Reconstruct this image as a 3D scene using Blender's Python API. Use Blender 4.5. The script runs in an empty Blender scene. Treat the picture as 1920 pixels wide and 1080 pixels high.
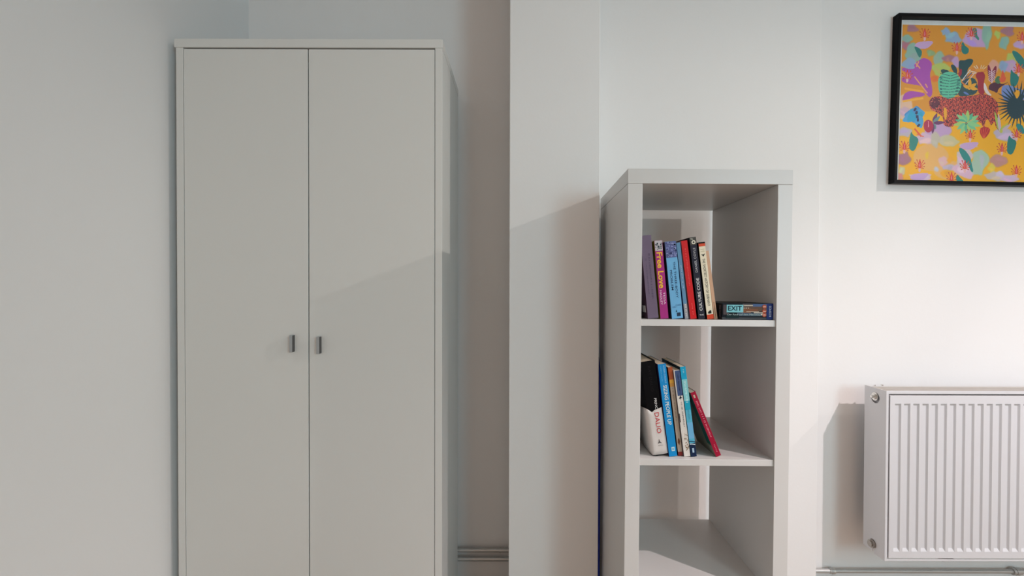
import bpy, bmesh, math, random
import numpy as np
from mathutils import Matrix, Vector
random.seed(7)
SC = bpy.context.scene
COL = SC.collection
R = math.radians
H = 1.164                                   # camera height

# ------------------------------------------------------------------ camera
F_PX = 853.0
PITCH, ROLL = 0.6, 0.15
CX, CY = 975.0, 540.0 + F_PX * math.tan(R(PITCH))
cd = bpy.data.cameras.new('camera'); cam = bpy.data.objects.new('camera', cd); COL.objects.link(cam)
cd.sensor_width = 36.0; cd.lens = F_PX / 1920 * 36.0
cd.shift_x = -(CX - 960) / 1920; cd.shift_y = (CY - 540) / 1920
cd.clip_start = 0.05
CR = Matrix.Rotation(R(90 - PITCH), 3, 'X') @ Matrix.Rotation(R(ROLL), 3, 'Z')
cam.matrix_world = Matrix.Translation((0, 0, H)) @ CR.to_4x4()
SC.camera = cam
def at(px, py, Y):
    """world point on the vertical plane y=Y seen at a photograph pixel"""
    d = CR @ Vector(((px - CX) / F_PX, -(py - CY) / F_PX, -1))
    return Vector((0, 0, H)) + d * (Y / d.y)

# ------------------------------------------------------------------ light
SC.view_settings.view_transform = 'Standard'
SC.view_settings.look = 'None'
SC.view_settings.gamma = 1.0
SC.view_settings.use_curve_mapping = False
SC.view_settings.exposure = 0.0
w = bpy.data.worlds.new('world'); SC.world = w; w.use_nodes = True
w.node_tree.nodes['Background'].inputs[0].default_value = (0.62, 0.78, 1.0, 1)
w.node_tree.nodes['Background'].inputs[1].default_value = 1.0
def spot(name, loc, energy, col, angle, blend, size, target=None):
    l = bpy.data.lights.new(name, 'SPOT'); l.energy = energy; l.color = col
    l.spot_size = R(angle); l.spot_blend = blend; l.shadow_soft_size = size
    o = bpy.data.objects.new(name, l); COL.objects.link(o); o.location = loc
    if target is not None:
        o.rotation_euler = (Vector(target) - Vector(loc)).to_track_quat('-Z', 'Y').to_euler()
    return o
def area(name, loc, target, sx, sy, energy, col, spread=180):
    l = bpy.data.lights.new(name, 'AREA'); l.shape = 'RECTANGLE'; l.size = sx; l.size_y = sy
    l.energy = energy; l.color = col; l.spread = R(spread)
    o = bpy.data.objects.new(name, l); COL.objects.link(o); o.location = loc
    o.rotation_euler = (Vector(target) - Vector(loc)).to_track_quat('-Z', 'Y').to_euler()
    return o
spot('downlight_near', (2.00, 0.12, 2.46), 172, (1.0, 0.86, 0.86), 130, 0.7, 0.02)
spot('downlight_rear', (2.20, -2.00, 2.46), 34, (1.0, 0.74, 0.55), 150, 0.5, 0.06)
spot('track_spot', (2.86, 0.60, 2.46), 100, (1.0, 0.91, 0.83), 46, 1.0, 0.018, (0.1, 1.5, 1.0))
area('daylight_window', (2.35, -2.50, 1.7), (1.2, 1.6, 2.0), 0.9, 1.3, 41, (0.50, 0.84, 0.97))
area('warm_fill', (-0.1, -2.50, 1.7), (0.0, 1.6, 1.8), 1.6, 1.4, 9, (1.0, 0.60, 0.38))  # warm fill added behind the camera to balance the tones, no known source

# ------------------------------------------------------------------ materials
def lin(c):
    return tuple((v / 12.92 if v <= 0.04045 else ((v + 0.055) / 1.055) ** 2.4) for v in c)
def rgb(r, g, b): return lin((r / 255, g / 255, b / 255))
MATS = {}
def mat(name, col, rough=0.6, metal=0.0, spec=0.5, var=0.04, scale=30, bump=0.0, bscale=200, coat=0.0):
    if name in MATS: return MATS[name]
    m = bpy.data.materials.new(name); m.use_nodes = True
    nt = m.node_tree; p = nt.nodes['Principled BSDF']
    p.inputs['Roughness'].default_value = rough; p.inputs['Metallic'].default_value = metal
    p.inputs['Specular IOR Level'].default_value = spec
    p.inputs['Coat Weight'].default_value = coat
    tc = nt.nodes.new('ShaderNodeTexCoord')
    n = nt.nodes.new('ShaderNodeTexNoise'); n.inputs['Scale'].default_value = scale; n.inputs['Detail'].default_value = 3
    nt.links.new(tc.outputs['Object'], n.inputs['Vector'])
    mx = nt.nodes.new('ShaderNodeMix'); mx.data_type = 'RGBA'
    mx.inputs[6].default_value = (*[max(0, c * (1 - var)) for c in col], 1)
    mx.inputs[7].default_value = (*[min(1, c * (1 + var)) for c in col], 1)
    nt.links.new(n.outputs['Fac'], mx.inputs[0]); nt.links.new(mx.outputs[2], p.inputs['Base Color'])
    if bump:
        n2 = nt.nodes.new('ShaderNodeTexNoise'); n2.inputs['Scale'].default_value = bscale; n2.inputs['Detail'].default_value = 4
        nt.links.new(tc.outputs['Object'], n2.inputs['Vector'])
        b = nt.nodes.new('ShaderNodeBump'); b.inputs['Strength'].default_value = bump; b.inputs['Distance'].default_value = 0.002
        nt.links.new(n2.outputs['Fac'], b.inputs['Height']); nt.links.new(b.outputs['Normal'], p.inputs['Normal'])
    MATS[name] = m
    return m
def cmat(r, g, b, rough=0.45, coat=0.0):
    return mat('print_%d_%d_%d' % (r, g, b), rgb(r, g, b), rough, spec=(.08 if max(r, g, b) < 60 else .22), var=0.06, scale=60, coat=coat)
M_WALL = mat('painted_wall', (0.85, 0.845, 0.84), 0.75, spec=0.25, var=0.012, scale=3, bump=0.12, bscale=90)
M_CEIL = mat('ceiling_paint', (0.82, 0.82, 0.82), 0.9, var=0.01)
M_WARD = mat('wardrobe_laminate', (0.74, 0.74, 0.715), 0.38, spec=0.45, var=0.01, scale=2, bump=0.02, bscale=60)
M_BOOKC = mat('bookcase_laminate', (0.685, 0.67, 0.655), 0.34, spec=0.45, var=0.01, scale=4)
M_RAD = mat('radiator_enamel', (0.67, 0.675, 0.70), 0.30, spec=0.5, var=0.006)
M_STEEL = mat('brushed_steel', (0.40, 0.42, 0.43), 0.45, metal=0.5, var=0.05)
M_CHROME = mat('chrome', (0.75, 0.73, 0.70), 0.16, metal=1.0, var=0.02)
M_PIPE = mat('painted_pipe', (0.50, 0.50, 0.49), 0.35, metal=0.35, var=0.12, scale=25)
M_DARK = mat('painted_hole_shade', (0.03, 0.028, 0.026), 0.8)
M_BLACK = mat('black_frame', (0.004, 0.004, 0.005), 0.45, spec=0.10)
M_PAGES = mat('book_pages', rgb(222, 208, 184), 0.85, var=0.12, scale=400)
M_CABLE = mat('blue_cable', (0.004, 0.03, 0.42), 0.5)

# floorboards
def wood():
    m = bpy.data.materials.new('wood_floorboards'); m.use_nodes = True; nt = m.node_tree
    p = nt.nodes['Principled BSDF']; p.inputs['Roughness'].default_value = 0.4
    tc = nt.nodes.new('ShaderNodeTexCoord'); mp = nt.nodes.new('ShaderNodeMapping')
    mp.inputs['Scale'].default_value = (1.5, 22, 22)
    n = nt.nodes.new('ShaderNodeTexNoise'); n.inputs['Scale'].default_value = 2.2; n.inputs['Detail'].default_value = 6
    r = nt.nodes.new('ShaderNodeValToRGB')
    r.color_ramp.elements[0].color = (0.24, 0.16, 0.11, 1); r.color_ramp.elements[1].color = (0.42, 0.30, 0.21, 1)
    nt.links.new(tc.outputs['Object'], mp.inputs[0]); nt.links.new(mp.outputs[0], n.inputs['Vector'])
    nt.links.new(n.outputs['Fac'], r.inputs[0]); nt.links.new(r.outputs[0], p.inputs['Base Color'])
    return m

# ------------------------------------------------------------------ builders
def new_obj(name, me, m, parent=None):
    if m is not None and len(me.materials) == 0: me.materials.append(m)
    o = bpy.data.objects.new(name, me); COL.objects.link(o)
    if parent is not None: o.parent = parent
    return o
def bm_obj(name, bm, m, parent=None, smooth=False):
    me = bpy.data.meshes.new(name); bmesh.ops.recalc_face_normals(bm, faces=bm.faces[:]); bm.to_mesh(me); bm.free()
    if smooth:
        for p in me.polygons: p.use_smooth = True
    return new_obj(name, me, m, parent)
def box(bm, x0, x1, y0, y1, z0, z1, bev=0.0, seg=2):
    r = bmesh.ops.create_cube(bm, size=1.0)
    vs = r['verts']
    for v in vs:
        v.co = Vector(((x0 + x1) / 2 + v.co.x * (x1 - x0), (y0 + y1) / 2 + v.co.y * (y1 - y0), (z0 + z1) / 2 + v.co.z * (z1 - z0)))
    if bev:
        es = set(e for v in vs for e in v.link_edges)
        bmesh.ops.bevel(bm, geom=list(es), offset=bev, segments=seg, profile=0.5, affect='EDGES')
def boxo(name, x0, x1, y0, y1, z0, z1, m, parent=None, bev=0.0):
    bm = bmesh.new(); box(bm, x0, x1, y0, y1, z0, z1, bev)
    return bm_obj(name, bm, m, parent)
def thing(name, loc, label, cat, group=None, rot=(0, 0, 0)):
    o = bpy.data.objects.new(name, None); COL.objects.link(o); o.location = loc; o.rotation_euler = rot
    o.empty_display_size = 0.05
    o['label'] = label; o['category'] = cat
    if group: o['group'] = group
    return o
def struct(o): o['kind'] = 'structure'; return o
def cyl(bm, c, axis, r, h, seg=32, r2=None):
    mt = {'X': Matrix.Rotation(R(90), 4, 'Y'), 'Y': Matrix.Rotation(R(90), 4, 'X'), 'Z': Matrix.Identity(4)}[axis]
    bmesh.ops.create_cone(bm, cap_ends=True, segments=seg, radius1=r, radius2=r if r2 is None else r2, depth=h,
                          matrix=Matrix.Translation(c) @ mt)
def tube(name, pts, r, m, parent=None, res=5):
    cu = bpy.data.curves.new(name, 'CURVE'); cu.dimensions = '3D'; cu.bevel_depth = r; cu.bevel_resolution = res
    cu.use_fill_caps = True
    s = cu.splines.new('POLY'); s.points.add(len(pts) - 1)
    for p, q in zip(s.points, pts): p.co = (*q, 1)
    t = bpy.data.objects.new('tmp', cu); COL.objects.link(t)
    dg = bpy.context.evaluated_depsgraph_get()
    me = bpy.data.meshes.new_from_object(t.evaluated_get(dg)); bpy.data.objects.remove(t)
    me.name = name
    for p in me.polygons: p.use_smooth = True
    return new_obj(name, me, m, parent)
def text_mesh(s, bold=0.0):
    cu = bpy.data.curves.new('lettering', 'FONT'); cu.body = s; cu.offset = bold; cu.resolution_u = 3
    t = bpy.data.objects.new('tmp', cu); COL.objects.link(t)
    dg = bpy.context.evaluated_depsgraph_get()
    me = bpy.data.meshes.new_from_object(t.evaluated_get(dg)); bpy.data.objects.remove(t)
    return me
def text(s, parent, m, mode, c, length, height, y=-0.0004, bold=0.0):
    """flat lettering on a face looking to -y; c = (x, z) centre"""
    me = text_mesh(s, bold); n = len(me.vertices)
    co = np.empty(n * 3); me.vertices.foreach_get('co', co); co = co.reshape(-1, 3)
    lo, hi = co.min(0), co.max(0)
    u = (co[:, 0] - (lo[0] + hi[0]) / 2) / (hi[0] - lo[0]) * length
    v = (co[:, 1] - (lo[1] + hi[1]) / 2) / (hi[1] - lo[1]) * height
    out = np.zeros((n, 3)); out[:, 1] = y
    if mode == 'down': out[:, 0] = c[0] + v; out[:, 2] = c[1] - u
    elif mode == 'up': out[:, 0] = c[0] - v; out[:, 2] = c[1] + u
    elif mode == 'flat': out[:, 0] = c[0] + u; out[:, 2] = c[1] + v
    me.vertices.foreach_set('co', out.ravel()); me.materials.clear(); me.name = 'lettering'; me.update()
    return new_obj('lettering', me, m, parent)
def patch(name, parent, m, x0, x1, z0, z1, y=-0.0003):
    """thin printed or pasted patch standing a hair proud of a face looking to -y"""
    return boxo(name, x0, x1, y, 0.0, z0, z1, m, parent)
def poly_patch(name, parent, m, pts, y=-0.0004):
    bm = bmesh.new(); f = bm.faces.new([bm.verts.new((p[0], y, p[1])) for p in pts])
    r = bmesh.ops.extrude_face_region(bm, geom=[f])
    for v in r['geom']:
        if isinstance(v, bmesh.types.BMVert): v.co.y = 0.0
    return bm_obj(name, bm, m, parent)

# ------------------------------------------------------------------ room shell
XL, XR, YF, ZC = -1.052, 3.3, -2.6, 2.52
Y_ALC, Y_COL, Y_MID, Y_RAD = 1.77, 1.45, 1.615, 1.65
x_col0 = at(955, 540, Y_COL).x; x_col1 = at(1123.3, 560, Y_COL).x; x_mid = at(1535.5, 540, Y_MID).x
struct(boxo('floor', XL - .2, XR + .2, YF - .2, 2.0, -0.1, 0.0, wood()))
struct(boxo('ceiling', XL - .2, XR + .2, YF - .2, 2.0, ZC, ZC + .1, M_CEIL))
struct(boxo('wall_left', XL - .12, XL, YF, 1.95, 0, ZC, M_WALL))
struct(boxo('wall_right', XR, XR + .12, YF, 1.95, 0, ZC, M_WALL))
struct(boxo('wall_front', XL - .12, XR + .12, YF - .12, YF, 0, ZC, M_WALL))
struct(boxo('wall_alcove', XL, x_col0 + .02, Y_ALC, 1.95, 0, ZC, M_WALL))
struct(boxo('wall_column', x_col0, x_col1, Y_COL, 1.95, 0, ZC, M_WALL, bev=0.002))
struct(boxo('wall_back', x_col1, x_mid, Y_MID, 1.95, 0, ZC, M_WALL, bev=0.002))
struct(boxo('wall_back_right', x_mid, XR, Y_RAD, 1.95, 0, ZC, M_WALL))

# ------------------------------------------------------------------ wardrobe
YW = 1.36
wl = at(332, 540, YW).x; wr = at(829, 540, YW).x; wt = at(600, 73.5, YW).z
W = wr - wl; DEP = 0.345; TT = 0.0255; ST = 0.0215
wd = thing('wardrobe', (wl, YW, 0), 'tall plain white two-door wardrobe in the alcove left of the wall column', 'wardrobe')
boxo('side_panel', 0, ST, 0, DEP, 0, wt - TT, M_WARD, wd, 0.0008)
boxo('side_panel', W - ST, W, 0, DEP, 0, wt - TT, M_WARD, wd, 0.0008)
boxo('top_panel', -0.004, W + 0.001, -0.002, DEP, wt - TT, wt, M_WARD, wd, 0.0015)
boxo('back_panel', ST, W - ST, DEP - .006, DEP, 0.06, wt - TT, M_WARD, wd)
boxo('base_panel', ST, W - ST, 0.012, DEP - .006, 0.06, 0.08, M_WARD, wd)
boxo('plinth', ST, W - ST, 0.02, 0.036, 0, 0.06, M_WARD, wd)
xm = at(578.8, 540, YW).x - wl; g = 0.0016
def handle(door, x, z):
    bm = bmesh.new()
    box(bm, x - .0042, x + .0042, -.0165, 0.0, z - .0255, z + .0255, 0.0008)
    h_ = bm_obj('door_handle', bm, M_STEEL, door)
    h_['label'] = 'small brushed steel tab handle'
    boxo('handle_inset', x + .0042, x + .0046, -.0150, -.0005, z - .0245, z + .0245, mat('dark_steel', (.10, .10, .10), .5, metal=.4), h_)
dl = boxo('door', ST + g, xm - g, 0.0, 0.016, 0.064, wt - TT - .004, M_WARD, wd, 0.0008)
dr = boxo('door', xm + g, W - ST - g, 0.0, 0.016, 0.064, wt - TT - .004, M_WARD, wd, 0.0008)
hp = at(550, 643.5, YW); handle(dl, hp.x - wl, hp.z)
hp = at(600, 646.5, YW); handle(dr, hp.x - wl, hp.z)

# ------------------------------------------------------------------ bookcase
YB = 1.164; BT = R(0.3)
p0 = at(1177, 316, YB); p1 = at(1485.3, 320, YB)
BW = 0.4205; BD = 0.396; PT = 0.0375; BTOP = 0.3056 + H
bx = at(1176.8, 420, YB).x - math.sin(BT) * 1.3
bc = thing('bookcase', (bx, YB, 0.0), 'narrow white open-backed shelf unit holding books beside the wall column', 'bookcase', rot=(0, BT, 0))
boxo('side_panel', 0, PT, 0, BD, 0, BTOP - PT - .0004, M_BOOKC, bc, 0.0007)
boxo('side_panel', BW - PT, BW, 0, BD, 0, BTOP - PT - .0004, M_BOOKC, bc, 0.0007)
boxo('top_panel', -.0005, BW + .0005, -.0003, BD, BTOP - PT, BTOP, M_BOOKC, bc, 0.0007)
boxo('bottom_panel', PT, BW - PT, 0, BD, 0.0, PT, M_BOOKC, bc)
SH1 = H - .0795; SH2 = H - .4395; SH3 = H - .793
for s in (SH1, SH2, SH3):
    boxo('shelf', PT, BW - PT, 0.004, BD - .002, s - .0165, s, M_BOOKC, bc, 0.0005)
def shelf_z(s, x): return s * math.cos(BT) - (x - bx) * math.sin(BT) + 0.0004

# ------------------------------------------------------------------ books
BGU = 'upright books on the upper shelf'; BGL = 'upright books on the middle shelf'
def book(shelf, Y, bl, br, tl, top, bot, depth, label, spine, left=None, right=None, hard=False, group=BGU, pagecol=None):
    """pixel spans of the spine -> a leaning book; local x thickness, y depth, z height"""
    P = at(bl, bot, Y); T = at(tl, top, Y); Q = at(br, bot, Y)
    th = math.atan2(P.x - T.x, T.z - P.z)
    h = (Vector((T.x, T.z)) - Vector((P.x, P.z))).length
    t = (Q.x - P.x) * math.cos(th)
    o = thing('book', (P.x, Y, shelf_z(shelf, P.x)), label, 'book', group, rot=(0, -th, 0))
    c = 0.0022 if hard else 0.0007
    sm = cmat(*spine); lm = cmat(*left) if left else sm; rm = cmat(*right) if right else sm
    bm = bmesh.new(); box(bm, 0, t, 0, c, 0, h, 0.0004 if hard else 0.0002)
    sp = bm_obj('spine', bm, sm, o)
    boxo('front_cover', t - c, t, c, depth, 0, h, rm, o)
    boxo('back_cover', 0, c, c, depth, 0, h, lm, o)
    i = 0.003 if hard else 0.0006
    boxo('pages', c + .0001, t - c - .0001, c + .0002, depth - i, i, h - i, cmat(*pagecol) if pagecol else M_PAGES, o)
    o['_t'] = t; o['_h'] = h
    return o, t, h
def marks(parent, m, x, z0, z1, hgt, seedn, mode='down'):
    """rows of tiny illegible print"""
    rnd = random.Random(seedn); bm = bmesh.new(); z = z1
    while z > z0:
        l = rnd.uniform(.0016, .003)
        a = rnd.choice([.35, .5, .5]); 
        box(bm, x - hgt * a, x + hgt * .5, -.0004, 0, z - l * .45, z)
        if rnd.random() < .6: box(bm, x + hgt * .2, x + hgt * .5, -.0004, 0, z - l, z - l * .4)
        z -= l + .0012
        if rnd.random() < .16: z -= .003
    bm_obj('lettering', bm, m, parent)

YU = 1.187
# 1 dusty purple
o, t, h = book(SH1, YU, 1215, 1235, 1200.8, 440.5, 596, .135, 'tall dusty purple book leaning on the left side, barcode on its back', (112, 96, 118), (74, 48, 66), (100, 86, 108))
marks(o, cmat(86, 72, 96), t * .62, h * .24, h * .78, .0042, 3); marks(o, cmat(96, 82, 106), t * .30, h * .30, h * .72, .003, 5)
bcd = boxo('barcode_label', -.0005, 0, .014, .042, .016, .034, cmat(225, 220, 215), o)
# 2 magenta
o, t, h = book(SH1, YU, 1238.7, 1253.6, 1226.6, 449.6, 596, .13, 'magenta paperback with large yellow lettering and a floral spine top', (168, 40, 126), (150, 142, 20), (140, 30, 100))
patch('spine_band', o, cmat(196, 190, 196), 0.0006, t - .0006, h * .868, h - .0004)
bm = bmesh.new(); rnd = random.Random(2)
for k in range(26):
    a, b = rnd.uniform(.002, t - .003), rnd.uniform(h * .875, h * .965); s = rnd.uniform(.0006, .0016)
    box(bm, a - s, a + s, -.0006, 0, b - s, b + s)
bm_obj('floral_print', bm, cmat(52, 74, 84), o)
text('Free Love', o, cmat(246, 196, 40), 'down', (t * .50, h * .62), h * .46, t * .72, bold=.022)
text('TESSA', o, cmat(244, 214, 236), 'down', (t * .70, h * .26), h * .155, t * .25)
text('HADLEY', o, cmat(244, 214, 236), 'down', (t * .30, h * .27), h * .185, t * .25)
# 3 pale blue
o, t, h = book(SH1, YU, 1260, 1281, 1246.3, 451.5, 596, .13, 'thick pale blue paperback with two lines of dark capitals', (112, 178, 222), (64, 70, 84), (60, 90, 120))
patch('spine_band', o, cmat(92, 98, 150), 0.0004, t - .0004, h * .79, h - .0004)
bm = bmesh.new(); rnd = random.Random(4)
for k in range(30):
    a, b = rnd.uniform(.002, t - .002), rnd.uniform(h * .80, h * .99); s = rnd.uniform(.0008, .0036)
    cyl(bm, (a, -.0004, b), 'Y', s, .0004, 7)
bm_obj('starry_print', bm, cmat(140, 148, 196), o)
bm = bmesh.new()
for k in range(18):
    a, b = rnd.uniform(.002, t - .002), rnd.uniform(h * .80, h * .99); s = rnd.uniform(.0008, .0022)
    cyl(bm, (a, -.00055, b), 'Y', s, .0004, 8)
bm_obj('starry_print', bm, cmat(58, 64, 112), o)
text('THE THREE-BODY', o, cmat(28, 52, 96), 'down', (t * .66, h * .50), h * .47, t * .19, bold=.006)
text('PROBLEM', o, cmat(28, 52, 96), 'down', (t * .31, h * .50), h * .26, t * .19, bold=.006)
text('CIXIN', o, cmat(70, 112, 160), 'flat', (t * .68, h * .172), t * .5, t * .16)
text('LIU', o, cmat(70, 112, 160), 'flat', (t * .30, h * .150), t * .3, t * .16)
patch('publisher_emblem', o, cmat(26, 44, 70), t * .48, t * .82, h * .028, h * .075)
poly_patch('publisher_emblem', o, cmat(26, 44, 70), [(t * .46, h * .082), (t * .52, h * .082), (t * .50, h * .115), (t * .40, h * .092)])
# 4 thin steel blue
o, t, h = book(SH1, YU, 1284.3, 1291.4, 1268.2, 453, 596, .125, 'thin steel-blue paperback with a pale grey block at the spine foot', (96, 140, 176), (24, 52, 110), (60, 80, 100))
marks(o, cmat(196, 206, 220), t * .5, h * .40, h * .70, .0022, 9)
patch('spine_band', o, cmat(150, 150, 156), 0.0002, t - .0002, 0.0004, h * .20)
marks(o, cmat(236, 236, 238), t * .5, h * .03, h * .19, .0035, 12)
# 5 red
o, t, h = book(SH1, YU, 1294.8, 1306.4, 1277.0, 450, 596.5, .14, 'bright red book with tiny faint spine print', (206, 8, 12), (196, 150, 156), (120, 4, 8), hard=False)
marks(o, cmat(236, 86, 80), t * .5, h * .42, h * .90, .0030, 21)
marks(o, cmat(236, 96, 90), t * .5, h * .06, h * .20, .0022, 22)
# 6 charcoal
o, t, h = book(SH1, YU, 1310, 1322.6, 1292.3, 444, 597, .15, 'charcoal book with pale capitals reading upwards and a ringed emblem', (46, 46, 58), (5, 4, 5), (10, 8, 10), hard=True)
patch('spine_band', o, cmat(70, 66, 60), 0.0004, t - .0004, h * .905, h - .0004)
bm = bmesh.new(); bmesh.ops.create_circle(bm, cap_ends=False, segments=24, radius=t * .30)
inner = bmesh.ops.create_circle(bm, cap_ends=False, segments=24, radius=t * .15)
bmesh.ops.bridge_loops(bm, edges=bm.edges[:])
bmesh.ops.transform(bm, matrix=Matrix.Translation((t * .55, -.0007, h * .938)) @ Matrix.Rotation(R(90), 4, 'X'), verts=bm.verts[:])
bm_obj('publisher_emblem', bm, cmat(226, 222, 204), o)
poly_patch('publisher_emblem', o, cmat(210, 206, 190), [(t * .15, h * .978), (t * .5, h * .972), (t * .5, h * .980), (t * .15, h * .986)], -.0006)
text('DANIEL COYLE', o, cmat(196, 196, 200), 'up', (t * .52, h * .72), h * .30, t * .34)
text('CULTURE CODE', o, cmat(226, 226, 226), 'up', (t * .52, h * .30), h * .40, t * .42, bold=.012)
text('THE', o, cmat(226, 226, 226), 'flat', (t * .52, h * .048), t * .62, t * .20)
# 7 cream with red ends
o, t, h = book(SH1, YU, 1326.2, 1338.4, 1309.4, 452, 596, .13, 'cream paperback with orange-red bands at head and foot of spine', (236, 226, 200), (20, 8, 8), (200, 180, 150))
patch('spine_band', o, cmat(12, 8, 8), 0, t, h * .982, h, -.0008)
patch('spine_band', o, cmat(214, 74, 34), 0, t, h * .945, h * .982, -.0006)
patch('spine_band', o, cmat(214, 70, 30), 0, t, 0, h * .058, -.0006)
text('JAMES', o, cmat(150, 140, 90), 'flat', (t * .5, h * .905), t * .6, t * .14)
text('HAWES', o, cmat(150, 140, 90), 'flat', (t * .5, h * .88), t * .6, t * .14)
poly_patch('bird_emblem', o, cmat(30, 26, 24), [(t * .2, h * .845), (t * .5, h * .838), (t * .85, h * .848), (t * .62, h * .825), (t * .52, h * .808), (t * .42, h * .826)])
text('THE SHORTEST HISTORY OF GERMANY', o, cmat(44, 44, 38), 'down', (t * .5, h * .475), h * .62, t * .40)
poly_patch('publisher_emblem', o, cmat(40, 40, 34), [(t * .25, h * .07), (t * .75, h * .07), (t * .75, h * .108), (t * .55, h * .112), (t * .25, h * .09)])
# 8 plain tan
o, t, h = book(SH1, YU + .004, 1339.6, 1345.6, 1322.8, 468, 596, .11, 'slim plain tan book, shortest in its row, beside the game box', (204, 164, 134), (214, 176, 140), (190, 160, 140))
patch('spine_band', o, cmat(120, 92, 60), t * .4, t * .55, h * .01, h * .25)

# escape game box
P = at(1353.8, 598, 1.178); Q = at(1449.3, 598, 1.178)
gw = Q.x - P.x; gh = 0.0425; gd = 0.178
gb = thing('game_box', (P.x, 1.178, shelf_z(SH1, P.x) + .0003), 'small dark boxed game lying flat, teal lettering panel and blue right end', 'game', rot=(0, BT, 0))
boxo('box_lid', 0, gw, 0, gd, .006, gh, cmat(26, 30, 36), gb, 0.0008)
boxo('box_base', .0008, gw - .0008, .0008, gd - .0008, 0, .0062, cmat(60, 62, 66), gb)
patch('blue_end', gb, cmat(20, 44, 120), gw * .875, gw - .0002, .0005, gh - .0005, -.0005)
# riverboat scene print
sky = [(0.40, 0.93, .50, .96, 96, 92, 92), (0.60, .87, .62, .96, 70, 96, 140), (.33, .87, .50, .80, 92, 66, 50), (.36, .56, .40, .68, 130, 84, 50),
       (.44, .70, .48, .66, 118, 74, 46), (.30, .87, .22, .42, 66, 86, 104), (.08, .33, .1, .3, 24, 44, 46), (.02, .10, .3, .9, 74, 60, 62)]
for i_, (a, b, c, d, r_, g_, b_) in enumerate(sky):
    patch('scene_print', gb, cmat(r_, g_, b_), gw * a, gw * b, gh * c, gh * d, -.0003 - .00008 * i_)
bm = bmesh.new()
for k in range(4): box(bm, gw * (.40 + k * .035), gw * (.415 + k * .035), -.0012, 0, gh * .68, gh * .73)
box(bm, gw * .47, gw * .72, -.0012, 0, gh * .47, gh * .50); box(bm, gw * .62, gw * .80, -.0012, 0, gh * .40, gh * .45)
box(bm, gw * .42, gw * .60, -.0012, 0, gh * .84, gh * .88); box(bm, gw * .76, gw * .86, -.0012, 0, gh * .28, gh * .36)
bm_obj('scene_print', bm, cmat(214, 206, 188), gb)
for z in (.80, .52, .30):
    bm = bmesh.new(); cyl(bm, (gw * .825, -.0007, gh * z), 'Y', gh * .125, .0014, 14)
    bm_obj('picture_disc', bm, cmat(176, 84, 58), gb)
    patch('picture_disc_highlight', gb, cmat(216, 186, 170), gw * .80, gw * .85, gh * (z - .03), gh * (z + .02), -.0017)
patch('title_panel', gb, cmat(126, 198, 208), gw * .085, gw * .41, gh * .44, gh * .90, -.0013)
text('EXIT', gb, cmat(10, 44, 56), 'flat', (gw * .245, gh * .69), gw * .27, gh * .29, -.0016, .014)
text('Der Raub auf dem Mississippi', gb, cmat(170, 190, 190), 'flat', (gw * .43, gh * .30), gw * .66, gh * .13, -.0014)
text('KOSMOS', gb, cmat(214, 220, 232), 'up', (gw * .94, gh * .52), gh * .66, gw * .045, -.0008)
tl = text('KOSMOS SPIELE', gb, cmat(170, 150, 160), 'up', (0, 0), gh * .7, .006, 0)
tl.rotation_euler = (0, 0, R(-90)); tl.location = (-.0004, .012, gh * .52)

# lower row
YL = 1.184
# A black with white band
o, t, h = book(SH2, YL + .004, 1225.3, 1253, 1200.4, 682, 858, .160, 'very thick black book with a torn white paper wrap round its lower half', (8, 7, 9), (9, 8, 10), (8, 7, 9), hard=True, group=BGL)
text('PRINC', o, cmat(232, 232, 232), 'down', (t * .66, h * .545), h * .115, t * .17)
text('RAY DALIO', o, cmat(30, 24, 28), 'down', (t * .55, h * .81), h * .27, t * .18)
# paper wrap: left side + spine + right side, ragged top edge, slightly bulged
bm = bmesh.new(); cols = []
pathp = [(-.003, .11), (-.0042, .06), (-.0038, .02), (-.0012, -.0012), (t * .12, -.0028), (t * .3, -.0022), (t * .5, -.0024), (t * .7, -.0022), (t * .88, -.0018), (t + .0004, -.0006), (t + .0007, .03), (t + .0007, .10)]
topz = [.47, .475, .50, .505, .488, .462, .484, .490, .495, .502, .50, .49]
nz = 9
for (x_, y_), tz in zip(pathp, topz):
    cols.append([bm.verts.new((x_ + (random.uniform(-.0003, .0003) if 0 < k < nz else 0), y_ + random.uniform(-.0003, .0003), h * (.012 + (tz - .012) * k / nz))) for k in range(nz + 1)])
for a, b in zip(cols[:-1], cols[1:]):
    for k in range(nz): bm.faces.new((a[k], b[k], b[k + 1], a[k + 1]))
wrap = bm_obj('paper_wrap', bm, cmat(216, 210, 206), o, True)
sm_ = wrap.modifiers.new('thickness', 'SOLIDIFY'); sm_.thickness = .0003
text('DALIO', o, cmat(196, 26, 44), 'down', (t * .60, h * .345), h * .22, t * .30, -.0034)
poly_patch('publisher_emblem', o, cmat(90, 88, 88), [(t * .42, h * .128), (t * .50, h * .15), (t * .53, h * .172), (t * .56, h * .148), (t * .68, h * .128), (t * .55, h * .136)], -.0034)
text('SIMON', o, cmat(120, 118, 118), 'flat', (t * .56, h * .106), t * .34, t * .06, -.0034)
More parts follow.
